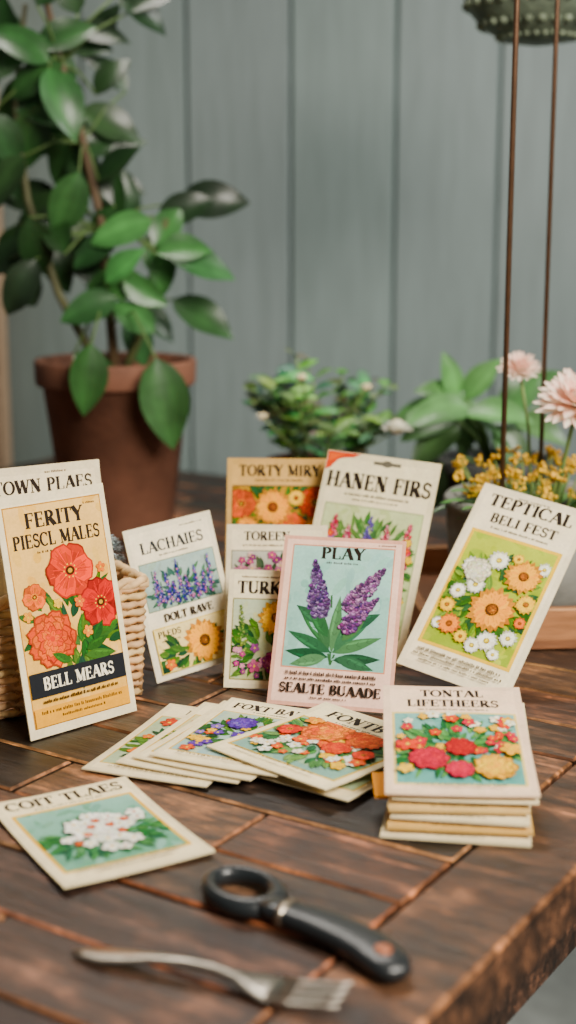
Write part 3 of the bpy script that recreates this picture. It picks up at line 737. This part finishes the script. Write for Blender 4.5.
def blossoms(e,pts,rad,col,r,name='flower',cc=(220,190,90),petals=9,layers=2):
    for p in pts:
        A=MB(); p=Vector(p)
        for l in range(layers):
            for k in range(petals):
                a=2*math.pi*(k+.5*l)/petals+r.uniform(-.1,.1); el=.25+l*.8/layers+r.uniform(-.1,.1)
                d=Vector((math.cos(a)*math.cos(el),math.sin(a)*math.cos(el),math.sin(el)))
                A.leaf(p,d,(0,0,1),rad*(1-.13*l)*r.uniform(.9,1.05),rad*.5,jit(col,4,r),droop=.15,n=4,fold=.3,heart=1.3)
        A.ball(tuple(p+Vector((0,0,rad*.2))),rad*.45,cc,6)
        A.obj(name,M_PETAL,parent=e)
e=empty('potted_white_flowered_herb',(.032,1.52,TZ),'small leafy herb with tiny white flowers in a terracotta pot','potted plant')
pot_parts(e,.055,.085,M_TERRA,(120,74,56),.018)
r=random.Random(21)
bush(e,r,.07,25,.092,.125,.027,(104,150,90),(120,146,84),.5)
S=MB()
fl=[(-.018,-.085,.182),(.048,-.085,.172),(.079,-.085,.129),(-.058,-.07,.14)]
for p in fl: S.tube([(0,0,.07),(p[0]*.6,p[1]*.5,p[2]*.8),p],.001,(110,130,70),5)
S.obj('flower_stalk',M_STEM,parent=e)
blossoms(e,fl[:2]+fl[3:],.0085,(255,244,214),r,petals=7,cc=(248,230,180)); blossoms(e,[fl[2]],.018,(255,252,236),r,petals=10,layers=3,cc=(252,244,212))
e=empty('potted_leafy_plant',(.222,1.51,TZ),'broad green leafy plant in a dark pot behind the bowl','potted plant')
pot_parts(e,.062,.09,M_STONE,(70,72,70),.016)
A=MB();S=MB();r=random.Random(31)
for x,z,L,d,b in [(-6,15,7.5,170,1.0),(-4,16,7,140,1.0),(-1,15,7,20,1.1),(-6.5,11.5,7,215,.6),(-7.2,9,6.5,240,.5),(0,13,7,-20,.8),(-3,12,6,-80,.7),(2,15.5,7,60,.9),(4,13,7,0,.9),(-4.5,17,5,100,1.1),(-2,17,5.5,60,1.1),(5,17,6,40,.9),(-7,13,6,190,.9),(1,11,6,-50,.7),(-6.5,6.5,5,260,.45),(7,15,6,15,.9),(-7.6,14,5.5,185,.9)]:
    dd=Vector((math.cos(d*D2R),r.uniform(-.6,.1),math.sin(d*D2R))); base=Vector((x/100,r.uniform(-.05,.03),z/100))-dd*L/250
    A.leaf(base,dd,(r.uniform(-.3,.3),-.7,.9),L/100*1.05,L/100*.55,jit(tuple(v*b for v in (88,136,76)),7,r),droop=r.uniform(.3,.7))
    S.tube([(0,0,.075),(base+Vector((0,0,.075)))/2+Vector((0,0,.01)),base],.0015,(96,130,70),5)
A.obj('foliage',M_LEAF,parent=e);S.obj('stem',M_STEM,parent=e)

# tray
e=empty('wooden_tray',(.106,1.092,TZ),'low brown wooden tray holding the stone bowl','tray',rotz=4*D2R)
W,Dp,Hh,t=.30,.235,.034,.009
A=MB();A.box(0,0,.001,W,Dp,.008,(120,76,46));A.obj('base',M_TRAY,smooth=False,parent=e)
for b in((0,0,W,t),(0,Dp-t,W,Dp),(0,t,t,Dp-t),(W-t,t,W,Dp-t)):
    A=MB();A.box(b[0],b[1],.0082,b[2],b[3],Hh,(156,104,64),.0015,(184,132,86));A.obj('side',M_TRAY,smooth=False,parent=e)

bx,by=.216,1.205
e=empty('flower_bowl_planter',(bx,by,TZ+.0085),'rounded grey stone bowl planted with pink and yellow flowers','planter')
A=MB(); A.lathe([(.045,0),(.05,.001),(.066,.02),(.076,.045),(.079,.07),(.0785,.088),(.081,.090),(.081,.096),(.079,.098),(.073,.098),(.071,.09),(.07,.07),(.04,.068)],(134,134,126),64)
A.obj('bowl',M_STONE,parent=e)
A=MB(); A.lathe([(.0001,.083),(.05,.083),(.0705,.081),(.0705,.076),(.0001,.076)],(44,34,28),40); A.obj('soil',M_SOIL,parent=e)
r=random.Random(41)
A=MB();S=MB();Y=MB()
for i in range(80):
    a=r.uniform(0,6.28);q=r.uniform(.01,.06); p=Vector((q*math.cos(a),q*math.sin(a),.082)); d=Vector((math.cos(a),math.sin(a),r.uniform(.5,1.8)))
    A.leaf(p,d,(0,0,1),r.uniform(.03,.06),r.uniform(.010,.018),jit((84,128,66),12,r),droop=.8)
for i in range(70):
    a=r.uniform(0,6.28);q=.066*r.random()**.5; tip=Vector((q*math.cos(a)-.006,q*math.sin(a),.106+r.uniform(0,.030)-q*.1))
    S.tube([(tip.x*.6,tip.y*.6,.081),tip],.0007,(110,130,60),4)
    for k in range(8):
        o=Vector((r.uniform(-1,1),r.uniform(-1,1),r.uniform(-.8,1)))*.0042
        Y.ball(tuple(tip+o),r.uniform(.0014,.0024),jit((230,180,24),18,r),4)
A.obj('foliage',M_LEAF,parent=e);Y.obj('yellow_blossom',M_PETAL,parent=e)['kind']='stuff'
def pom(e,c,rad,face,col,r,name='pink_flower'):
    A=MB(); c=Vector(c); F=Vector(face).normalized(); U=F.orthogonal().normalized(); Vv=F.cross(U)
    for l,(n,el,rr) in enumerate(((20,-.1,1),(19,.2,.97),(16,.5,.88),(12,.85,.72),(9,1.15,.55))):
        for k in range(n):
            a=2*math.pi*(k+.5*l)/n+r.uniform(-.08,.08); ee=el+r.uniform(-.08,.08)
            d=(U*math.cos(a)+Vv*math.sin(a))*math.cos(ee)+F*math.sin(ee)
            A.leaf(c,d,F,rad*rr*r.uniform(.92,1.06),rad*.26,jit(lerp(col,(244,164,140),.1*l),4,r),droop=-.2,n=5,fold=.4,heart=1.4,two=False)
    A.ball(tuple(c-F*rad*.05),rad*.22,(96,120,64),6); A.obj(name,M_PETAL,parent=e)
c1=Vector((.024,-.030,.180));c2=Vector((-.010,.06,.200))
S.tube([(.01,-.01,.081),(.02,-.015,.14),c1],.0018,(110,132,70),6);S.tube([(0,.03,.081),(-.002,.05,.15),c2],.0015,(110,132,70),6)
S.obj('stem',M_STEM,parent=e)
pom(e,c1,.036,(-.1,-.55,1),(255,222,204),r);pom(e,c2,.020,(0,-.5,1),(255,222,206),r)

for x,y,rt in((.1775,1.160,.0023),(.226,1.255,.0021)):
    A=MB();A.tube([(0,0,0),(0,0,.9)],rt,(104,76,56),10);A.ball((0,0,.9),.006,(104,76,56),8)
    o=A.obj('plant_support_rod',M_IRON,loc=(x,y,TZ+.085));o['label']='thin bronzed metal rod standing upright in the flower bowl';o['category']='rod';o['group']='metal rods'
e=empty('hanging_planter',(.252,1.5,TZ+.512),'embossed green-grey hanging bowl planter on chains above the table','planter')
A=MB();A.lathe([(.012,0),(.03,.003),(.055,.015),(.072,.035),(.080,.06),(.084,.062),(.084,.07),(.079,.072),(.072,.06),(.05,.04),(.02,.03)],(104,116,98),48)
n=28
for k in range(n):
    for j,(rr,zz,q) in enumerate(((.040,.0075,.006),(.058,.019,.0075),(.0725,.038,.008))):
        a=2*math.pi*(k+.5*j)/n; A.ball((rr*math.cos(a),rr*math.sin(a),zz),q*.62,(124,136,112),6,.9)
A.obj('bowl',attr_mat('embossed_glaze',.5,60,.35,.8,110),parent=e)
A=MB()
for k in range(3):
    a=k*2.094+.5; A.tube([(.081*math.cos(a),.081*math.sin(a),.066),(0,0,.35)],.0012,(80,70,60),6)
A.tube([(0,0,.35),(0,0,.389)],.002,(80,70,60),6); A.obj('chain',M_IRON,parent=e)
A=MB()
for i in range(40):
    a=r.uniform(0,6.28); A.leaf((.05*math.cos(a),.05*math.sin(a),.05),(math.cos(a),math.sin(a),1.2),(0,0,1),.05,.018,jit((70,104,60),10,r))
A.obj('foliage',M_LEAF,parent=e)
A=MB();A.tube([(.252,1.5,TZ+.899),(.252,1.5,TZ+.91),(.252,2.09,TZ+.91)],.004,(60,50,44),8);A.tube([(.252,2.09,TZ+.8),(.252,2.095,TZ+1.0)],.006,(60,50,44),8)
o=A.obj('wall_bracket',M_IRON);o['label']='dark iron wall bracket carrying the hanging planter';o['category']='bracket'

# ------------------------------------------------------------ tools
ang=math.atan2(-.104,.092)
e=empty('folding_garden_knife',(-.0378,.685,TZ),'black garden knife with looped handle lying on the table','knife',rotz=ang)
A=MB(); n=44;vs=[];fs=[];k=12
for i in range(n):
    a=2*math.pi*i/n; C=Vector((.0225,.0,.0056)); rx,ry=.0205,.0150
    rad=Vector((math.cos(a)*rx,math.sin(a)*ry,0)); d=Vector((math.cos(a)/rx,math.sin(a)/ry,0)).normalized()
    rw=.0042+.0022*max(0,math.cos(a))
    for j in range(k):
        b=2*math.pi*j/k; vs.append(C+rad+d*rw*math.cos(b)+Vector((0,0,.0052*math.sin(b))))
for i in range(n):
    for j in range(k): fs.append((i*k+j,((i+1)%n)*k+j,((i+1)%n)*k+(j+1)%k,i*k+(j+1)%k))
A.add(vs,fs,(26,30,32)); A.obj('loop_handle',M_PLASTIC,parent=e)
A=MB(); st=[(.041,.000,.0078,.0044),(.050,.002,.0076,.005),(.058,.0035,.0084,.0052),(.068,.006,.0096,.0056),(.08,.0085,.0108,.0058),(.095,.010,.0116,.006),(.108,.0095,.0119,.006),(.116,.0078,.0117,.0058),(.124,.0055,.0106,.0054),(.1305,.003,.0082,.0045),(.1335,.002,.004,.003)]
A.sweep([(a,b-.003,.0064) for a,b,_,_ in st],[s_[2] for s_ in st],[s_[3]*.9 for s_ in st],(28,31,33),18,.7)
A.obj('grip',M_PLASTIC,parent=e)
A=MB(); A.sweep([(.0545,.0001,.0064),(.0580,.0008,.0064)],[.0088,.009],[.0056,.0057],(170,158,140),18,.75); A.obj('metal_collar',M_METAL,parent=e)
A=MB(); A.lathe([(.0001,.0012),(.0030,.0012),(.0042,.0006),(.0044,0),(.0044,-.003)],(170,104,74),20,(.119,.0035,.0118)); A.obj('rivet',M_IRON,parent=e)
ang=math.atan2(-.046,.127)
e=empty('metal_fork',(-.101,.613,TZ),'tarnished silver fork lying on the wooden table','fork',rotz=ang)
A=MB(); st=[(0,.0015,.001),(.006,.0045,.0014),(.016,.0068,.0016),(.028,.0062,.0017),(.042,.004,.0019),(.058,.003,.0022),(.072,.003,.0022),(.082,.0042,.002),(.09,.0085,.0017),(.098,.0112,.0015),(.105,.0118,.0014)]
zz=[.0022,.0024,.003,.0045,.0065,.0075,.007,.0055,.0038,.0028,.0028]
A.sweep([(s_[0],0,z) for s_,z in zip(st,zz)],[s_[1] for s_ in st],[s_[2] for s_ in st],(160,152,140),14)
A.obj('handle',M_METAL,parent=e)
for q in(-.0095,-.0032,.0032,.0095):
    A=MB()
    A.sweep([(.102,q,.0028),(.112,q,.003),(.124,q*1.02,.0045),(.134,q*1.03,.007)],[.0021,.002,.0017,.0007],[.0013,.0012,.0011,.0006],(160,152,140),8)
    A.obj('tine',M_METAL,parent=e)

# ------------------------------------------------------------ lights, camera
def area(name,loc,target,size,power,col=(1,1,1)):
    l=bpy.data.lights.new(name,'AREA');l.shape='RECTANGLE';l.size=size[0];l.size_y=size[1];l.energy=power;l.color=col
    o=bpy.data.objects.new(name,l);o.location=loc;o.rotation_euler=(Vector(target)-Vector(loc)).to_track_quat('-Z','Y').to_euler()
    bpy.context.scene.collection.objects.link(o); return l
area('key_light',(.70,-.10,1.75),(.02,.93,.78),(.75,.65),25,(1,.93,.82)).spread=110*D2R  # added soft key from the front right, no window behind it
area('wall_fill',(1.45,1.35,2.0),(.5,2.1,1.3),(.6,.5),9,(1,.99,.95)).spread=95*D2R  # added unseen fill grazing the back wall, brighter towards the right
area('back_rim_light',(-.25,1.85,2.2),(-.05,.8,.75),(.9,.3),5,(1,.93,.84)).spread=90*D2R
w=bpy.data.worlds.new('world');bpy.context.scene.world=w;w.use_nodes=True
w.node_tree.nodes['Background'].inputs[0].default_value=(1,.97,.92,1);w.node_tree.nodes['Background'].inputs[1].default_value=.11
cam=bpy.data.cameras.new('camera');co=bpy.data.objects.new('camera',cam);bpy.context.scene.collection.objects.link(co)
co.location=(0,0,TZ+.339);co.rotation_euler=((90-11.6)*D2R,0,0)
cam.sensor_fit='VERTICAL';cam.sensor_height=36;cam.lens=50;cam.clip_start=.01
cam.dof.use_dof=True;cam.dof.focus_distance=.97;cam.dof.aperture_fstop=3.8
bpy.context.scene.camera=co
